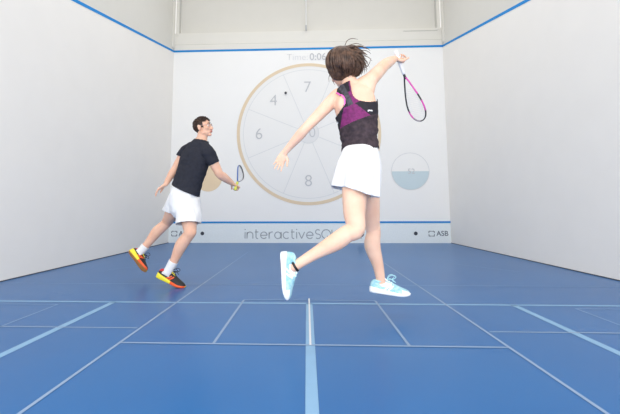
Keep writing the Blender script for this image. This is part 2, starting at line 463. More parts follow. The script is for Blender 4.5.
def head(bm, c, fwd, up, k=1.0, male=True):
    r, f, u = axes_from(fwd, up); A = (r, f, u); c = V(c)
    W = lambda x, y, z: c + (r*x + f*y + u*z)*k
    E = lambda p, rad: ellipsoid(bm, W(*p), A, [q*k for q in rad])
    E((0, -.012, .032), (.076, .098, .086)); E((0, .032, -.02), (.063, .062, .082))
    E((0, .03, -.066), (.055 if male else .05, .056, .046)); E((0, .072, -.098), (.024, .022, .019))
    for s in (-1, 1):
        E((s*.041, .062, -.022), (.026, .026, .026)); E((s*.079, -.012, -.012), (.010, .021, .033)); E((s*.082, -.022, .004), (.009, .012, .02))
        E((s*.052, .01, -.07), (.014, .035, .024))
        E((s*.013, .099, -.036), (.010, .012, .009))
    tube(bm, [W(-.05, .070, .022), W(-.022, .088, .023), W(0, .088, .020), W(.022, .088, .023), W(.05, .070, .022)], [.009*k, .011*k, .009*k, .011*k, .009*k], ref=u, n=10, sub=2)
    tube(bm, [W(0, .088, .012), W(0, .101, -.010), W(0, .113, -.030), W(0, .104, -.040)], [.008*k, .010*k, .012*k, .010*k], ref=r, n=10, sub=3)
    tube(bm, [W(-.022, .086, -.066), W(0, .094, -.064), W(.022, .086, -.066)], [.008*k, .009*k, .008*k], ref=u, n=8, sub=2)
    return A, W
def face_parts(A, W, parent, k, lip, brow, skin):
    r, f, u = A
    for s in (-1, 1):
        bm = bmesh.new(); ellipsoid(bm, W(s*.031, .0785, .002), A, (.0135*k, .0125*k, .0105*k), 0, 16, 10)
        e = obj('eye', bm, M['eye'], parent)
        bm = bmesh.new(); ellipsoid(bm, W(s*.031, .0895, .002), A, (.006*k, .003*k, .006*k), 0, 12, 8); obj('iris', bm, M['iris'], e)
        bm = bmesh.new(); tube(bm, [W(s*.014, .098, .027), W(s*.032, .094, .032), W(s*.050, .078, .027)], [.0035*k, .005*k, .003*k], ref=u, n=8, sub=3)
        obj('eyebrow', bm, brow, parent)
    bm = bmesh.new()
    tube(bm, [W(-.023, .0905, -.0625), W(-.006, .1035, -.060), W(.006, .1035, -.060), W(.023, .0905, -.0625)], [.002*k, .0045*k, .0045*k, .002*k], ref=u, n=8, sub=3)
    tube(bm, [W(-.021, .0900, -.069), W(0, .101, -.071), W(.021, .0900, -.069)], [.002*k, .0055*k, .002*k], ref=u, n=8, sub=3)
    obj('lips', bm, M['lips'], parent)

def cut(me, keep):
    bm = bmesh.new(); bm.from_mesh(me)
    dead = [f for f in bm.faces if not keep(f.calc_center_median())]
    bmesh.ops.delete(bm, geom=dead, context='FACES')
    bm.to_mesh(me); bm.free(); return me
def wrinkle(me, amp, sc_, fn=None):
    nn = [v.normal.copy() for v in me.vertices]
    for v, n_ in zip(me.vertices, nn):
        p = v.co
        a = amp if fn is None else amp*fn(p)
        q = V((p.x*sc_[0], p.y*sc_[1], p.z*sc_[2]))
        v.co = p + n_*a*(noise.noise(q) + .5*noise.noise(q*2.1 + V((7, 3, 1))))
    me.update(); return me
def solid(o, t, off=1):
    s = o.modifiers.new('thickness', 'SOLIDIFY'); s.thickness = t; s.offset = off

def shoe(owner, ankle, toe_dir, up, L, kind, side, loops=True):
    zk = .012 if kind == 'man' else .004
    """side = +1 when the shoe's outer flank lies on its local +x"""
    x_, d, u = axes_from(toe_dir, up)
    o = V(ankle) - d*L*.25 - u*.30*L
    s = L/.28
    W = lambda x, t, z: o + x_*x*s + d*t*L + u*z*s
    T = [0, .02, .06, .13, .25, .4, .52, .65, .78, .88, .95, .985, 1.0]
    HWd = [.012, .023, .030, .034, .035, .033, .036, .043, .047, .045, .038, .028, .015]
    BEND = [.004*abs(side)*0]*13
    zb = lambda t: .010*max(0, (t-.72)/.28)**2*2 + .004*max(0, (.08-t)/.08)
    zt = lambda t: .040 + zk - (.014 + zk)*min(1, t/.6) + .012*max(0, (t-.75)/.25)**2
    cx = lambda t: -.006*side*math.sin(min(1, max(0, t))*math.pi)*1 + .004*side*t
    def section(bm, rows, closed_ends=True, mi=None):
        rs = [[bm.verts.new(p) for p in row] for row in rows]; n = len(rs[0])
        for i, (a, b) in enumerate(zip(rs, rs[1:])):
            for k in range(n):
                f = bm.faces.new((a[k], a[(k+1) % n], b[(k+1) % n], b[k]))
                if mi: f.material_index = mi(i, k)
        bm.faces.new(rs[0][::-1]); bm.faces.new(rs[-1])
    # upper: arched sections
    HT = [.060, .080, .092, .098, .100, .100, .094, .078, .066, .059, .052, .045, .036]
    bm = bmesh.new(); rows = []
    for t, w, h in zip(T, HWd, HT):
        row = []; z0 = zt(t)*.75
        w2 = w*.98
        for k in range(20):
            a = 2*math.pi*k/20; ca, sa = math.cos(a), math.sin(a)
            x = w2*math.copysign(abs(ca)**(.75 if sa < 0 else 1.0), ca); 
            if sa >= 0:
                nar = 1 - (.36 if t < .6 else .12)*sa
                z = z0 + (h - z0)*sa**.85; x *= nar
            else: z = z0 + .010*sa
            row.append(W(x + cx(t), t, z))
        rows.append(row)
    if kind == 'man':
        mi = lambda i, k: (2 if i < 3 and 2 <= k <= 8 else (1 if (3 <= i <= 4 and (k in (1, 2, 8, 9)) ) else 0))
        up_m = [M['shoe_black'], M['logo_white'], M['shoe_red']]
    else:
        mi = lambda i, k: (1 if (i in (4, 5) and k in (1, 2, 8, 9)) or (i >= 8 and (k <= 1 or k in (9, 10))) else 0)
        up_m = [M['shoe_aqua'], M['shoe_white']]
    section(bm, rows, mi=mi)
    root = obj('shoe', bm, up_m, owner)
    ss = root.modifiers.new('round', 'SUBSURF'); ss.levels = 1; ss.render_levels = 2
    # outsole
    bm = bmesh.new(); rows = []
    for t, w in zip(T, HWd):
        w += .004; a, b = zb(t), zt(t)
        P = [(-w*.9, a), (-w*.3, a), (w*.3, a), (w*.9, a), (w*1.04, a + (b-a)*.35), (w*1.04, b-.004), (w*.95, b), (w*.3, b), (-w*.3, b), (-w*.95, b), (-w*1.04, b-.004), (-w*1.04, a + (b-a)*.35)]
        rows.append([W(x + cx(t), t + (.012 if t > .99 else (-.012 if t < .005 else 0)), z) for x, z in P])
    if kind == 'man':
        mi = lambda i, k: 2 if k <= 2 else (1 if 6 <= i else 0)
        sm = [M['shoe_yellow'], M['shoe_orange'], M['gum']]
    else:
        mi = lambda i, k: 1 if (k <= 2 and i in (3, 4, 5)) else 0
        sm = [M['shoe_white'], M['gum']]
    section(bm, rows, mi=mi); so = obj('sole', bm, sm, root)
    ss = so.modifiers.new('round', 'SUBSURF'); ss.levels = 1; ss.render_levels = 2
    # padded collar
    bm = bmesh.new(); pts = []
    for k in range(17):
        a = 2*math.pi*k/16
        pts.append(W(.024*math.cos(a) + cx(.22), .215 + .125*math.sin(a), .086 + .010*math.sin(a) + (.008 if math.sin(a) < -.6 else 0)))
    tube(bm, pts, [.0075*s]*17, ref=u, n=8, sub=2, cap=False)
    obj('collar', bm, M['shoe_red'] if kind == 'man' else M['lace_aqua'], root)
    # tongue
    bm = bmesh.new()
    tube(bm, [W(cx(.62), .62, .070), W(cx(.5), .5, .088), W(cx(.4), .4, .097), W(cx(.33), .335, .112)], [(.014*s, .004*s), (.018*s, .005*s), (.02*s, .006*s), (.02*s, .005*s)], ref=u, n=12, sub=3)
    obj('tongue', bm, M['shoe_yellow'] if kind == 'man' else M['shoe_white'], root)
    # laces with loops
    bm = bmesh.new(); lm_ = M['lace_black'] if kind == 'man' else M['lace_aqua']
    for j, t in enumerate((.40, .46, .52, .58, .64)):
        zz = (.104, .098, .092, .081, .073)[j]; ww = .019
        tube(bm, [W(-ww + cx(t), t, zz - .010), W(cx(t), t + .01, zz), W(ww + cx(t), t + .02, zz - .010)], [.0028*s]*3, ref=u, n=6, sub=3)
    for sg in ((-1, 1) if loops else ()):
        tube(bm, [W(cx(.4), .40, .105), W(cx(.4) + sg*.02, .44, .128), W(cx(.4) + sg*.034, .52, .142), W(cx(.4) + sg*.03, .60, .132), W(cx(.4) + sg*.016, .54, .112), W(cx(.4), .42, .106)], [.0024*s]*6, ref=u, n=6, sub=3)
        tube(bm, [W(cx(.4), .41, .106), W(cx(.4) + sg*.024, .5, .112), W(cx(.4) + sg*.03, .6, .094)], [.0024*s]*3, ref=u, n=6, sub=3)
    obj('laces', bm, lm_, root)
    # flank stripes: bowed strips lying on both sides
    for sg in (-1, 1):
        for a, b in ((.34, .50), (.44, .58)):
            bm = bmesh.new(); tube(bm, [W(sg*.034 + cx(a), a, .034), W(sg*.0335 + cx((a+b)/2), (a+b)/2, .050), W(sg*.0245 + cx(b), b - .02, .068)], [(.006*s, .002*s)]*3, ref=x_*sg, n=8, sub=2)
            obj('stripe', bm, M['shoe_orange'] if kind == 'man' else M['shoe_white'], root)
    return root

def racket(name, base, butt, axis, lat, Lr, frame_cols, grip_mat, shaft_mat, label, hw=.098):
    """squash racket: grip, shaft, open throat, teardrop hoop and strings"""
    a = V(axis).normalized(); l = V(lat); l = (l - a*l.dot(a)).normalized(); nrm = a.cross(l); b = V(butt)
    P = lambda s, w, h=0: b + a*s*Lr + l*w + nrm*h
    root = empty(name, base); tag(root, label, 'racket')
    hl0, hl1 = .345, 1.0
    def outline(t):         # 0..1 around the hoop from throat along +lat to tip and back
        th = 2*math.pi*t
        s = hl0 + (hl1 - hl0)*(1 - math.cos(th))/2
        e = (1 - math.cos(th))/2
        w = hw*(.26*math.sin(th) + .82*math.copysign(abs(math.sin(th))**1.05, math.sin(th))*e**1.05*1.12)
        return s, w*1.0
    N = 64; seg = []
    bm = bmesh.new()
    pts = [P(*outline(i/N)) for i in range(N+1)]
    rings = tube(bm, pts, [(.0052, .0088)]*(N+1), ref=nrm, n=10, sub=1, cap=False)
    bm.faces.ensure_lookup_table()
    for f in bm.faces:
        q = f.calc_center_median() - b
        s, w = q.dot(a)/Lr, q.dot(l)
        f.material_index = frame_cols(s, w)
    obj('frame', bm, [M['r_black'], M['r_mag'], M['r_blue'], M['r_white'], M['r_grey']], root)
    bm = bmesh.new(); tube(bm, [P(.27, 0), P(.31, 0), P(.34, 0), P(.365, 0)], [.0095, .0095, .0105, (.014, .008)], ref=nrm, n=12, sub=2)
    obj('shaft', bm, shaft_mat, root)
    bm = bmesh.new(); tube(bm, [P(.0, 0), P(.02, 0), P(.05, 0), P(.28, 0), P(.30, 0)], [(.0175, .0165), (.0175, .0165), (.0155, .0145), (.0145, .0135), (.011, .011)], ref=nrm, n=14, sub=2)
    obj('grip', bm, grip_mat, root)
    bm = bmesh.new()
    for j in range(-6, 7):
        w = j*.0135
        ss = [outline(i/240) for i in range(241)]
        hit = sorted(s for s, ww in ss if abs(ww - w) < .004 and s > .5)
        if len(hit) > 1: tube(bm, [P(hit[0], w), P(hit[-1], w)], [.0007]*2, ref=nrm, n=4, sub=1, cap=False)
    for j in range(1, 19):
        s0 = .50 + (hl1-.50)*j/19
        ws = [ww for s, ww in (outline(i/240) for i in range(241)) if abs(s - s0) < .008]
        if ws: tube(bm, [P(s0, min(ws)), P(s0, max(ws))], [.0007]*2, ref=nrm, n=4, sub=1, cap=False)
    obj('strings', bm, M['string'], root)
    return root

# ================================================================== the woman
wy = -6.0
fT = V((.36, .93, 0)).normalized()          # where the chest faces
fH = V((.80, .60, 0)).normalized()          # where the hips face
base_w = V((at(366, 163, wy).x, wy, 0))
pel, hipR, hipL = at(359, 164, wy), at(355, 178, -6.07), at(367, 178, -5.93)
waist, rib, chest, upper, neckb = at(359.5, 143, wy), at(357.5, 122, wy), at(355, 106, wy), at(352.5, 94, wy), at(350.5, 84, wy-.005)
hc = at(342.2, 68.6, wy+.03)
shL, elL, wrL = at(337, 96, -5.95), at(306, 128, -5.98), at(284.5, 152.5, -5.88)
shR, elR, wrR = at(370, 80.5, -6.02), at(384.5, 65, -5.80), at(395, 58.5, -5.63)
knR, anR = at(354, 229.5, -6.17), at(297.5, 264.5, -6.17)
knL, anL = at(372.5, 227, -5.80), at(381, 281, -5.76)
back = -fT
torso_w = [(at(360.5, 180, wy), (.075, .085), fH), (at(360, 170, wy), (.150, .112), fH), (at(359.5, 160, wy), (.145, .105), fH), (waist, (.112, .084), (fT+fH)/2),
           (rib, (.124, .092), fT), (chest, (.142, .100), fT), (upper, (.128, .076), fT), (at(351, 87, wy), (.075, .058), fT)]
bm = bmesh.new()
tube(bm, [p for p, _, _ in torso_w], [r for _, r, _ in torso_w], ref=[f for _, _, f in torso_w], n=28, sub=4)
latT = fT.cross(V((0, 0, 1))).normalized()   # her right
for s in (-1, 1):
    ellipsoid(bm, chest + fT*.075 + latT*s*.06 + V((0, 0, -.02)), (latT, fT, V((0, 0, 1))), (.055, .05, .055))
    ellipsoid(bm, pel - fH*.042 + fH.cross(V((0, 0, 1)))*s*.065 + V((0, 0, -.04)), (fH.cross(V((0, 0, 1))), fH, V((0, 0, 1))), (.07, .062, .08))
# neck, shoulders
tube(bm, [upper + V((0, 0, -.02)), neckb, at(346.5, 77, wy+.02), hc + V((0, 0, -.03))], [(.065, .05), (.052, .05), .049, .05], ref=fT, n=18, sub=3)
tube(bm, [upper + V((0, 0, .0)), (upper + shL)/2 + V((0, 0, .012)), shL], [(.05, .045), (.050, .050), .050], ref=V((0, 0, 1)), n=16, sub=3)
tube(bm, [upper + V((0, 0, .0)), (upper + shR)/2 + V((0, 0, .006)), shR], [(.055, .05), (.056, .055), .052], ref=V((0, 0, 1)), n=16, sub=3)
tube(bm, [at(353, 112, wy-.02), at(364, 97, wy-.01), shR], [.055, .056, .048], ref=fT, n=16, sub=3)
# shoulder blades
ellipsoid(bm, at(343.5, 104, wy-.06), (latT, fT, V((0, 0, 1))), (.045, .03, .06)); ellipsoid(bm, at(365, 97, wy-.06), (latT, fT, V((0, 0, 1))), (.045, .03, .06))
# arms
mid = lambda a, b, t: a.lerp(b, t)
tube(bm, [shL, mid(shL, elL, .3), mid(shL, elL, .7), elL, mid(elL, wrL, .3), mid(elL, wrL, .75), wrL], [.049, .046, .039, .034, .035, .026, (.024, .019)], ref=fT, n=18, sub=3)
tube(bm, [shR, mid(shR, elR, .3), mid(shR, elR, .7), elR, mid(elR, wrR, .3), mid(elR, wrR, .75), wrR], [.050, .048, .045, .042, .041, .031, (.027, .021)], ref=fT, n=18, sub=3)
# legs
tube(bm, [hipR + V((0, 0, .02)), mid(hipR, knR, .3), mid(hipR, knR, .7), knR + V((.012, 0, .0)), mid(knR, anR, .12), mid(knR, anR, .32) + V((.0, 0, -.006)), mid(knR, anR, .7), anR, anR + (anR-knR)*.06],
     [.084, .080, .068, .056, .054, .055, .037, .031, .033], ref=fH, n=22, sub=4)
tube(bm, [hipL + V((0, 0, .02)), mid(hipL, knL, .3), mid(hipL, knL, .7), knL, mid(knL, anL, .12), mid(knL, anL, .35) + V((-.022, 0, 0)), mid(knL, anL, .7) + V((-.004, 0, 0)), anL, anL + (anL-knL)*.06],
     [.082, .076, .062, .052, .050, .057, .040, .032, .035], ref=fH, n=22, sub=4)
ellipsoid(bm, knL + V((.025, -.005, -.01)), (V((1, 0, 0)), V((0, 1, 0)), V((0, 0, 1))), (.03, .035, .04))
# hands
handd = (at(275.5, 171, -5.86) - wrL)
hand(bm, wrL, handd, V((.25, -1, .2)), V((1, .1, .1)), L=.155, spread=7, curls=[(10, 16, 12), (22, 26, 16), (14, 18, 12), (26, 22, 14)], k=.92)
# racket hand: fingers wrap the grip
r_butt = at(396, 52.5, -5.60); r_tip = at(420.8, 121, -5.37)
r_ax = (r_tip - r_butt).normalized()
gripc = r_butt + r_ax*.085
pd = (gripc - wrR).normalized()
hd = (pd - r_ax*pd.dot(r_ax)).normalized()      # the fingers cross the handle
hand(bm, wrR + hd*.0, (hd + r_ax*.55).normalized(), V((-.45, -.75, .1)), r_ax, L=.185, spread=5, curl=(58, 78, 45), k=1.05, tcurl=60)
A, Wh = head(bm, hc, (.02, .97, .20), (.10, 0, 1), 1.0, False)
me = fuse(bm, .0042, 5)
woman = tag(link('person', me, M['skin_w'], base=base_w), 'woman in black racerback top and white skirt, leaping, back turned, racket hanging from raised hand', 'person')
face_parts(A, Wh, woman, 1.0, M['lips'], M['hair_w'], M['skin_w'])

# tank top: the torso shape a little larger, cut to a racerback
bm = bmesh.new()
tw = torso_w[2:]
gr = lambda r, g: (r[0] + g, r[1] + g)
tube(bm, [p for p, _, _ in tw], [gr(r, .010) for _, r, _ in tw], ref=[f for _, _, f in tw], n=28, sub=4)
for s in (-1, 1):
    ellipsoid(bm, chest + fT*.075 + latT*s*.06 + V((0, 0, -.02)), (latT, fT, V((0, 0, 1))), (.064, .059, .064))
tube(bm, [at(353, 112, wy-.02), at(364, 100, wy-.012), mid(at(364, 98, wy-.01), shR, .6)], [.065, .069, .064], ref=fT, n=16, sub=3)
ellipsoid(bm, at(343.5, 104, wy-.06), (latT, fT, V((0, 0, 1))), (.053, .038, .068)); ellipsoid(bm, at(365, 97, wy-.06), (latT, fT, V((0, 0, 1))), (.053, .038, .068))
tube(bm, [upper + V((0, 0, -.02)), neckb + V((0, 0, -.01))], [(.074, .059), (.06, .058)], ref=fT, n=18, sub=3)
for sh in (shL, shR):
    tube(bm, [upper, mid(upper, sh, .55) + V((0, 0, .008))], [(.058, .054), (.058, .058)], ref=V((0, 0, 1)), n=16, sub=2)
me = fuse(bm, .0042, 6)
px = .0067
tN = at(347.2, 95, wy - .09); tR = (at(376, 84.6, wy-.09) - tN).normalized()
tD = (at(357, 124, wy - .09) - tN); tD = (tD - tR*tD.dot(tR)).normalized()
WT = [(-30, 10.5), (-16, 9), (-12, 8), (-6, 6.4), (0, 4.9), (3, 4.7), (7, 5.8), (10, 8), (12.5, 12), (15, 18), (16.5, 40), (200, 60)]
def width(z):
    for (a, wa), (b, wb) in zip(WT, WT[1:]):
        if a <= z <= b: return wa + (wb - wa)*(z - a)/(b - a)
    return 60
def tcoord(p):
    q = p - tN; return q.dot(tR)/px, q.dot(tD)/px, (p - upper).dot(fT)
def keep_tank(p):
    x, z, f = tcoord(p)
    hem = at(360, 150.5, wy).z
    if p.z < hem + .006*math.sin(p.x*45): return False
    if f < .0: return abs(x) < width(z) and z > -14
    xf = (p - upper).dot(latT)
    if p.z > at(352, 87.5, wy).z: return False
    if z > 13: return True
    return .045 < abs(xf) < .085 or (z > 3 and abs(xf) < .06) 
cut(me, keep_tank)
wrinkle(me, .011, (6, 6, 22), lambda p: min(1, max(0, (tcoord(p)[1] - 22)/10)))
me.update()
def tank_zone(p):
    x, z, f = tcoord(p)
    if f > .0: return 0
    w = width(z)
    if z < 11:
        if abs(x) > w - 1.3 and z < 9: return 4 if x < 0 else 2
        if abs(x + .6) < 2.6: return 3
        return 0 if z < -3 else (2 if x > .5 else 0)
    if z < 27 and (-8 + (x > 0)*(-1) - (z-11)*.50) < x < (3.4 + (z-11)*.62): return 2 if not (z > 25.5 and abs(x) > 6) else 2
    if z < 27: return 0
    return 1
def tank_mark(p):
    x, z, f = tcoord(p)
    if f > 0: return False
    return (abs(x - 14.7) < 2.4 and abs(z - 22.6 - .2*(x - 14.7)) < .6) or (abs(x + 17.4) < 1.9 and abs(z - 21.5 + .75*(x + 17.4)) < .9)
for p in me.polygons: p.material_index = 5 if tank_mark(p.center) else tank_zone(p.center)
mats_t = [M['tank_black'], M['tank_mesh'], M['magenta'], M['charcoal'], M['pink'], M['logo_white']]
idx = [p.material_index for p in me.polygons]
tank = link('tank_top', me, mats_t, woman)
for p, i in zip(me.polygons, idx): p.material_index = i
solid(tank, .003)

# skirt: folded flare with an uneven hem
bm = bmesh.new(); rings = []
wl, hm = at(360.5, 147, wy), at(353.8, 192.5, wy)
rF = V((.96, .28, 0)).normalized(); rL = rF.cross(V((0, 0, 1))).normalized()
NS, NR = 96, 26
for j in range(NR + 1):
    t = j/NR; c = wl.lerp(hm, t) + V((0, -.025*t, 0)); row = []
    rx = .112 + .066*min(1, t*2.2)**.8 + .026*t; ry = .108 + .027*min(1, t*2.4)**.8 + .002*t
    for k in range(NS):
        a = 2*math.pi*k/NS
        fold = (t**1.2)*(.012*math.sin(a*11 + 1.5*math.sin(a*2)) + .009*math.sin(a*5 + 2 + t*2))
        dirv = rL*math.cos(a)*(rx + fold) + rF*math.sin(a)*(ry + fold)
        p = c + dirv
        p.z += -.006*t*math.cos(a*3) 
        p.z += -.045*t*(dirv.x/.16)
        row.append(bm.verts.new(p))
    rings.append(row)
for r0, r1 in zip(rings, rings[1:]):
    for k in range(NS): bm.faces.new((r0[k], r0[(k+1) % NS], r1[(k+1) % NS], r1[k]))
me_bm = bm
skirt = obj('skirt', bm, M['white_cloth'], woman); solid(skirt, .003, 0)
bm = bmesh.new()
tube(bm, [at(360, 147.2, wy), at(360, 151, wy)], [(.116, .102), (.121, .107)], ref=fH, n=48, sub=2, cap=False)
wb = obj('waistband', bm, M['white_cloth'], skirt); solid(wb, .004, 0)

# shoes (no socks show)
shoe(woman, at(294.5, 263, -6.17), (.06, .02, -1), (1, .02, .06), .283, 'woman', 1, False)
shoe(woman, at(380.5, 281.5, -5.76), (.985, -.05, -.13), (.13, .10, .98), .278, 'woman', -1)
for kn, an in ((knR, anR), (knL, anL)):
    d = (an - kn).normalized(); bm = bmesh.new()
    tube(bm, [an + d*.010, an + d*.024], [.0335, .036], ref=fH, n=20, sub=1, cap=False)
    sk = obj('ankle_sock', bm, M['shoe_black'] if kn is knR else M['sock'], woman); solid(sk, .002)

# hair: swinging bob, a fused core with locks over it
bm = bmesh.new()
r, f, u = A
for p, rad in (((.0, -.03, .045), (.098, .105, .088)), ((-.01, -.05, -.01), (.094, .075, .080)), ((.04, -.055, .02), (.082, .072, .080)), ((-.025, -.045, -.035), (.064, .060, .056)), ((.085, -.05, .055), (.058, .05, .055))):
    ellipsoid(bm, Wh(*p), A, rad)
def lock(bm, seed, end_shift, r0=.008):
    th = random.uniform(-math.pi, math.pi)
    pol0 = random.uniform(.05, .5); pol1 = random.uniform(1.6, 2.75)
    pts, rs = [], []; n = 8
    lift = random.uniform(1.0, 1.07)
    sw = random.uniform(.5, 1.1)
    for i in range(n + 1):
        t = i/n; pol = pol0 + (pol1 - pol0)*t
        x, y, z = math.sin(pol)*math.cos(th), math.sin(pol)*math.sin(th), math.cos(pol)
        p = Wh(x*.114 - .004, y*.122 - .042, .024 + z*.104*(1 if z > 0 else 1.08))
        p = hc + (p - hc)*lift + V((sw*end_shift, 0, .3*sw*end_shift))*max(0, t - .25)**1.6
        pts.append(p); rs.append(r0*(1.0 if t < .6 else 1 - (t - .6)*2.2))
    front = (math.sin(th) > .55 and True)
    if not front: tube(bm, pts, [(max(.0012, q), max(.0008, q*.5)) for q in rs], ref=(pts[4] - hc), n=6, sub=2)
for i in range(330): lock(bm, i, random.choice((.05, .08, .11)), random.uniform(.006, .011))
# locks flung out to the side
for i in range(46):
    z0 = random.uniform(.0, .11); y0 = random.uniform(-.13, -.02)
    p0 = Wh(random.uniform(-.02, .05), y0, z0 + .02)
    L_ = random.uniform(.05, .105); up_ = random.uniform(-.35, .15)
    pts = [p0, p0 + V((.4*L_, 0, .10*L_)), p0 + V((.8*L_, .01, (.12 + up_*.6)*L_)), p0 + V((1.15*L_, .0, (up_ - .12)*L_))]
    q = random.uniform(.004, .009)
    tube(bm, pts, [(q, q*.6), (q, q*.6), (q*.7, q*.4), .0012], ref=(0, -1, 0), n=6, sub=3)
# loose wisps
wis = [[(357, 67), (365, 67.5), (369, 64), (371, 58)], [(355, 69), (362, 69), (366, 70)], [(344, 48), (347, 41), (352, 38.5), (358, 39.5)], [(331, 73), (329, 77), (329, 82)], [(334, 76), (333, 81), (335, 85)], [(360, 50), (367, 51), (371, 54)], [(360, 55), (368, 57), (372, 61)], [(362, 47), (367, 48), (370, 51)], [(350, 45), (357, 43.5), (364, 46)]]
for w in wis:
    wd = wy + random.uniform(-.04, .01)
    tube(bm, [at(a, b, wd) for a, b in w], [.0028] + [.0022]*(len(w)-2) + [.0008], n=5, sub=4)
obj('hair', bm, M['hair_w'], woman)

racket('squash_racket', r_butt, r_butt, r_ax, V((.40, -.86, .30)), (r_tip - r_butt).length,
       lambda s, w: (1 if (s < .62 or (.70 < s < .86)) else 0) if w > 0 else (0 if s < .84 else (1 if s < .94 else 4)), M['grip_white'], M['r_black'],
       'black and magenta squash racket hanging from the raised hand of the woman', hw=.095)

# ================================================================== the man
my = -4.72
fM = V((.62, .78, 0)).normalized(); fMh = V((.92, .40, 0)).normalized()
base_m = V((at(180, 288, -4.86).x, -4.86, 0))
pel = at(184, 198, my)
hipR, hipL = at(188, 204, -4.76), at(179, 203, -4.64)
knR, anR = at(190, 232, -4.90), at(168.8, 270, -4.87)
knL, anL = at(167, 222, -4.47), at(141, 251, -4.52)
neckb = at(201.5, 141, my); hc = at(203.2, 127.8, my - .0)
shL, elL, wrL = at(186.5, 150.5, -4.60), at(175, 169, -4.62), at(165.5, 184.5, -4.66)
shR, elR, wrR = at(208, 152, -4.82), at(219.5, 174, -4.76), at(232.5, 183.5, -4.60)
torso_m = [(at(182.5, 207, my), (.09, .10), fMh), (at(184, 199, my), (.165, .125), fMh), (at(185.5, 190, my), (.158, .115), (fM+fMh)/2), (at(188.5, 180, my), (.150, .108), fM),
           (at(192.5, 168, my), (.165, .115), fM), (at(196, 157, my), (.160, .112), fM), (at(199, 147.5, my), (.122, .085), fM), (at(201, 141.5, my), (.074, .062), fM)]
upper = torso_m[6][0]
bm = bmesh.new()
tube(bm, [p for p, _, _ in torso_m], [r for _, r, _ in torso_m], ref=[f for _, _, f in torso_m], n=28, sub=4)
tube(bm, [upper, neckb, at(202.5, 136, my), hc + V((0, 0, -.02))], [(.07, .06), (.058, .058), .052, .05], ref=fM, n=18, sub=3)
for sh in (shL, shR): tube(bm, [upper, mid(upper, sh, .5) + V((0, 0, .015)), sh], [(.06, .055), (.058, .058), .058], ref=V((0, 0, 1)), n=16, sub=3)
tube(bm, [shL, mid(shL, elL, .35), mid(shL, elL, .75), elL, mid(elL, wrL, .3), mid(elL, wrL, .75), wrL], [.056, .052, .045, .040, .041, .031, (.028, .022)], ref=fM, n=18, sub=3)
tube(bm, [shR, mid(shR, elR, .35), mid(shR, elR, .75), elR, mid(elR, wrR, .3), mid(elR, wrR, .75), wrR], [.058, .054, .047, .043, .045, .034, (.030, .024)], ref=fM, n=18, sub=3)
tube(bm, [hipR + V((0, 0, .02)), mid(hipR, knR, .4), mid(hipR, knR, .75), knR, mid(knR, anR, .12), mid(knR, anR, .35) + V((-.014, 0, -.0)), mid(knR, anR, .72), anR],
     [.095, .088, .070, .060, .056, .060, .042, .036], ref=fMh, n=22, sub=4)
ellipsoid(bm, knR + V((.03, -.005, -.0)), (V((1, 0, 0)), V((0, 1, 0)), V((0, 0, 1))), (.034, .04, .048))
tube(bm, [hipL + V((0, 0, .02)), mid(hipL, knL, .4), mid(hipL, knL, .75), knL, mid(knL, anL, .12), mid(knL, anL, .35) + V((-.010, 0, .006)), mid(knL, anL, .72), anL],
     [.095, .088, .068, .058, .054, .058, .042, .036], ref=fMh, n=22, sub=4)
hand(bm, wrL, at(156.5, 190.5, -4.70) - wrL, V((.6, .1, -.7)), V((.1, 1, .1)), L=.17, spread=4, curls=[(12, 14, 10), (18, 20, 14), (20, 22, 14), (22, 24, 16)])
m_ax = V((-.06, .90, .42)).normalized(); m_butt = at(235.3, 189, -4.63)
gripc = m_butt + m_ax*.09
pd = gripc - wrR; hd = (pd - m_ax*pd.dot(m_ax)).normalized()
hand(bm, wrR, (hd*.8 + m_ax*.5).normalized(), V((-.1, .2, -1)).normalized(), m_ax, L=.175, spread=3, curl=(65, 85, 45), tcurl=60)
A, Wh = head(bm, hc, (.94, -.18, .15), (-.12, .02, 1), .89, True)
me = fuse(bm, .0045, 5)
man = tag(link('person', me, M['skin_m'], base=base_m), 'man in black t-shirt and white shorts lunging by the side wall, looking up', 'person')
face_parts(A, Wh, man, .89, M['lips'], M['hair_m'], M['skin_m'])
# short hair: cap hugging the skull with cropped tufts
r, f, u = A
def hair_line(x, y, z):
    if z > .098 - max(0, (y - .02))*.42: return True
    if y > .062: return z > .074
    if y > .03: return z > .050
    if y > .005: return z > -.008 
    if y > -.03: return z > .018
    return z > -.062 + max(0, y + .07)*.7
bm = bmesh.new()
ellipsoid(bm, Wh(0, -.014, .034), A, (.0785*.89, .101*.89, .089*.89), 0, 72, 48)
def to_local(p, W):
    o = W(0, 0, 0); q = (p - o)/.89; return q.dot(r), q.dot(f), q.dot(u)
bmesh.ops.delete(bm, geom=[fc for fc in bm.faces if not hair_line(*to_local(fc.calc_center_median(), Wh))], context='FACES')
o_ = Wh(0, -.014, .034)
for v in bm.verts:
    n_ = (v.co - o_).normalized(); zl = to_local(v.co, Wh)[2]
    v.co += n_*((.004 if zl > .03 else .002) + .003*noise.noise(v.co*70))
spots = [v.co.copy() for v in bm.verts]
for i in range(620):
    p = random.choice(spots); n_ = (p - o_).normalized(); x, y, z = to_local(p, Wh)
    g = (f*.7 + u*.5 + r*random.uniform(-.5, .5)) if z > .05 else (-u*.8 - f*.5)
    ln = .014 if z > .05 else .008
    d_ = (n_*.8 + g*.7).normalized()
    tube(bm, [p - n_*.003, p + d_*ln*.6, p + (d_ + g*.5).normalized()*ln], [.0032, .0028, .0008], ref=n_.orthogonal(), n=5, sub=1)
obj('hair', bm, M['hair_m'], man)
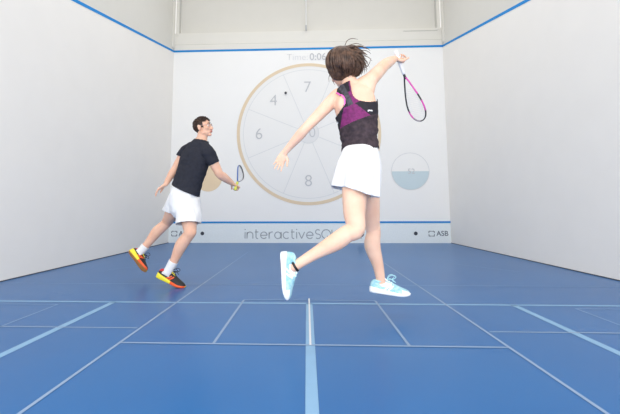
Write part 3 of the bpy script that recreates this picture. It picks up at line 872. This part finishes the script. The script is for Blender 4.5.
# clear eye glasses
bm = bmesh.new()
for s in (-1, 1):
    pts = [Wh(s*(.033 + .024*math.cos(2*math.pi*k/16)), .103 - .012*abs(math.cos(2*math.pi*k/16))*(1 if s*math.cos(2*math.pi*k/16)*s > 0 else .2), .000 + .017*math.sin(2*math.pi*k/16)) for k in range(17)]
    tube(bm, pts, [.0016]*17, ref=f, n=6, sub=1, cap=False)
    tube(bm, [Wh(s*.057, .092, .006), Wh(s*.074, .06, .008), Wh(s*.084, 0, .008), Wh(s*.086, -.025, .0)], [.0016]*4, ref=u, n=6, sub=2)
tube(bm, [Wh(-.010, .104, .004), Wh(0, .107, .008), Wh(.010, .104, .004)], [.0016]*3, ref=u, n=6, sub=2)
obj('glasses', bm, M['lens'], man)

# t-shirt
bm = bmesh.new()
tw = torso_m[1:]
g_ = [.022, .026, .022, .014, .012, .012, .012]
tube(bm, [p + (V((0, 0, -.0)) if i else V((0, 0, -.02))) for i, (p, _, _) in enumerate(tw)], [gr(r_, gg) for (_, r_, _), gg in zip(tw, g_)], ref=[f_ for _, _, f_ in tw], n=28, sub=4)
for sh in (shL, shR): tube(bm, [upper, mid(upper, sh, .5) + V((0, 0, .015)), sh], [(.068, .063), (.066, .066), .064], ref=V((0, 0, 1)), n=16, sub=3)
tube(bm, [shL, mid(shL, elL, .35), mid(shL, elL, .8)], [.063, .061, .062], ref=fM, n=20, sub=3)
tube(bm, [shR, mid(shR, elR, .35), mid(shR, elR, .85)], [.064, .062, .061], ref=fM, n=20, sub=3)
tube(bm, [upper, neckb + V((0, 0, .012))], [(.074, .070), (.066, .066)], ref=fM, n=18, sub=3)
me = fuse(bm, .0055, 6)
nd = (at(202.5, 136, my) - neckb).normalized()
hem_c = at(185.3, 190.5, my); hem_n = (at(193, 168, my) - hem_c).normalized(); hem_n = (hem_n + V((.12, 0, 0))).normalized()
def keep_tee(p):
    if (p - hem_c).dot(hem_n) < 0 and (p - elL).length > .12 and (p - elR).length > .05: return False
    if (p - neckb).dot(nd) > .004 and (p - neckb).length < .12: return False
    for sh, el, t in ((shL, elL, .40), (shR, elR, .52)):
        d_ = el - sh; q = (p - sh).dot(d_)/d_.length_squared
        perp = (p - sh - d_*q).length
        if q > t and perp < .085 and (p - torso_m[4][0]).length > .10:
            ax = torso_m[4][0]
            if perp < .076: return False
    return True
cut(me, keep_tee)
wrinkle(me, .009, (7, 7, 14))
tee = link('t_shirt', me, M['tee'], man); solid(tee, .004)

# shorts
bm = bmesh.new()
tube(bm, [at(185.5, 188.5, my), at(184.5, 197, my), at(183, 206, my)], [(.162, .124), (.178, .142), (.16, .14)], ref=[fM, fMh, fMh], n=28, sub=4)
tube(bm, [hipR + V((0, 0, .03)), mid(hipR, knR, .4), mid(hipR, knR, .9) + V((-.025, 0, 0))], [.112, .120, .122], ref=fMh, n=24, sub=4)
tube(bm, [hipL + V((0, 0, .03)), mid(hipL, knL, .4), mid(hipL, knL, 1.0)], [.110, .112, .112], ref=fMh, n=24, sub=4)
me = fuse(bm, .006, 6)
hR, hL = at(186, 224, -4.85), at(167, 210, -4.50)
dR = (knR - hipR).normalized(); dR = (dR + V((0, 0, -1.6))).normalized(); dL = V((-.30, 0, -.95)).normalized()
def keep_shorts(p):
    if p.z > at(185.5, 187.5, my).z: return False
    nearL = (p - mid(hipL, knL, .7)); nearR = (p - mid(hipR, knR, .7))
    if (p - hR).dot(dR) > 0 and (p - knR).length < .21: return False
    def seg(a, b):
        d_ = b - a; q = max(0, min(1.2, (p - a).dot(d_)/d_.length_squared)); return (p - a - d_*q).length
    if (p - hL).dot(dL) > 0 and seg(hipL, knL) < seg(hipR, knR) + .02: return False
    return True
cut(me, keep_shorts)
wrinkle(me, .012, (10, 10, 6))
sh_ = link('shorts', me, M['white_cloth'], man); solid(sh_, .004)

# socks and shoes
for kn, an, sgn in ((knR, anR, 0), (knL, anL, 1)):
    d_ = (an - kn).normalized(); bm = bmesh.new()
    tube(bm, [an - d_*(.098 if not sgn else .070), an - d_*.04, an - d_*.005, an + d_*.035], [.0435, .0415, .0400, .041], ref=fMh, n=24, sub=4, cap=False)
    so = obj('sock', bm, M['sock'], man); solid(so, .003)
shoe(man, at(167, 271.5, -4.87), (.925, -.03, -.39), (.37, .05, .925), .30, 'man', 1)
shoe(man, at(139.5, 252.5, -4.52), (.68, -.14, -.70), (.52, .72, .42), .29, 'man', -1)

racket('squash_racket', m_butt, m_butt, m_ax, V((.30, .41, -.86)), .66,
       lambda s, w: (2 if s < .86 else 0) if w < 0 else (0 if s > .72 else 4), M['grip_yellow'], M['r_blue'],
       'blue and black squash racket held out by the man beside the scoring wheel', hw=.098)

# ------------------------------------------------------------------ light
w = bpy.data.worlds.new('world'); sc.world = w; w.use_nodes = True
bg = w.node_tree.nodes['Background']; bg.inputs['Color'].default_value = (1, .98, .945, 1); bg.inputs['Strength'].default_value = .95
def area(name, loc, rot, sx, sy, power, col=(1, 1, 1)):
    d = bpy.data.lights.new(name, 'AREA'); d.shape = 'RECTANGLE'; d.size = sx; d.size_y = sy; d.energy = power; d.color = col
    o = bpy.data.objects.new(name, d); o.location = loc; o.rotation_euler = rot; C.objects.link(o); return o
area('ceiling_light', (0, -4.2, 6.2), (0, 0, 0), 5, 5, 70)
area('flash_light', (0, -9.7, 1.6), (math.radians(90), 0, 0), 6.0, 3.0, 200)

sc.view_settings.view_transform = 'Standard'; sc.view_settings.look = 'None'
sc.view_settings.exposure = 0.0; sc.view_settings.gamma = 1.0
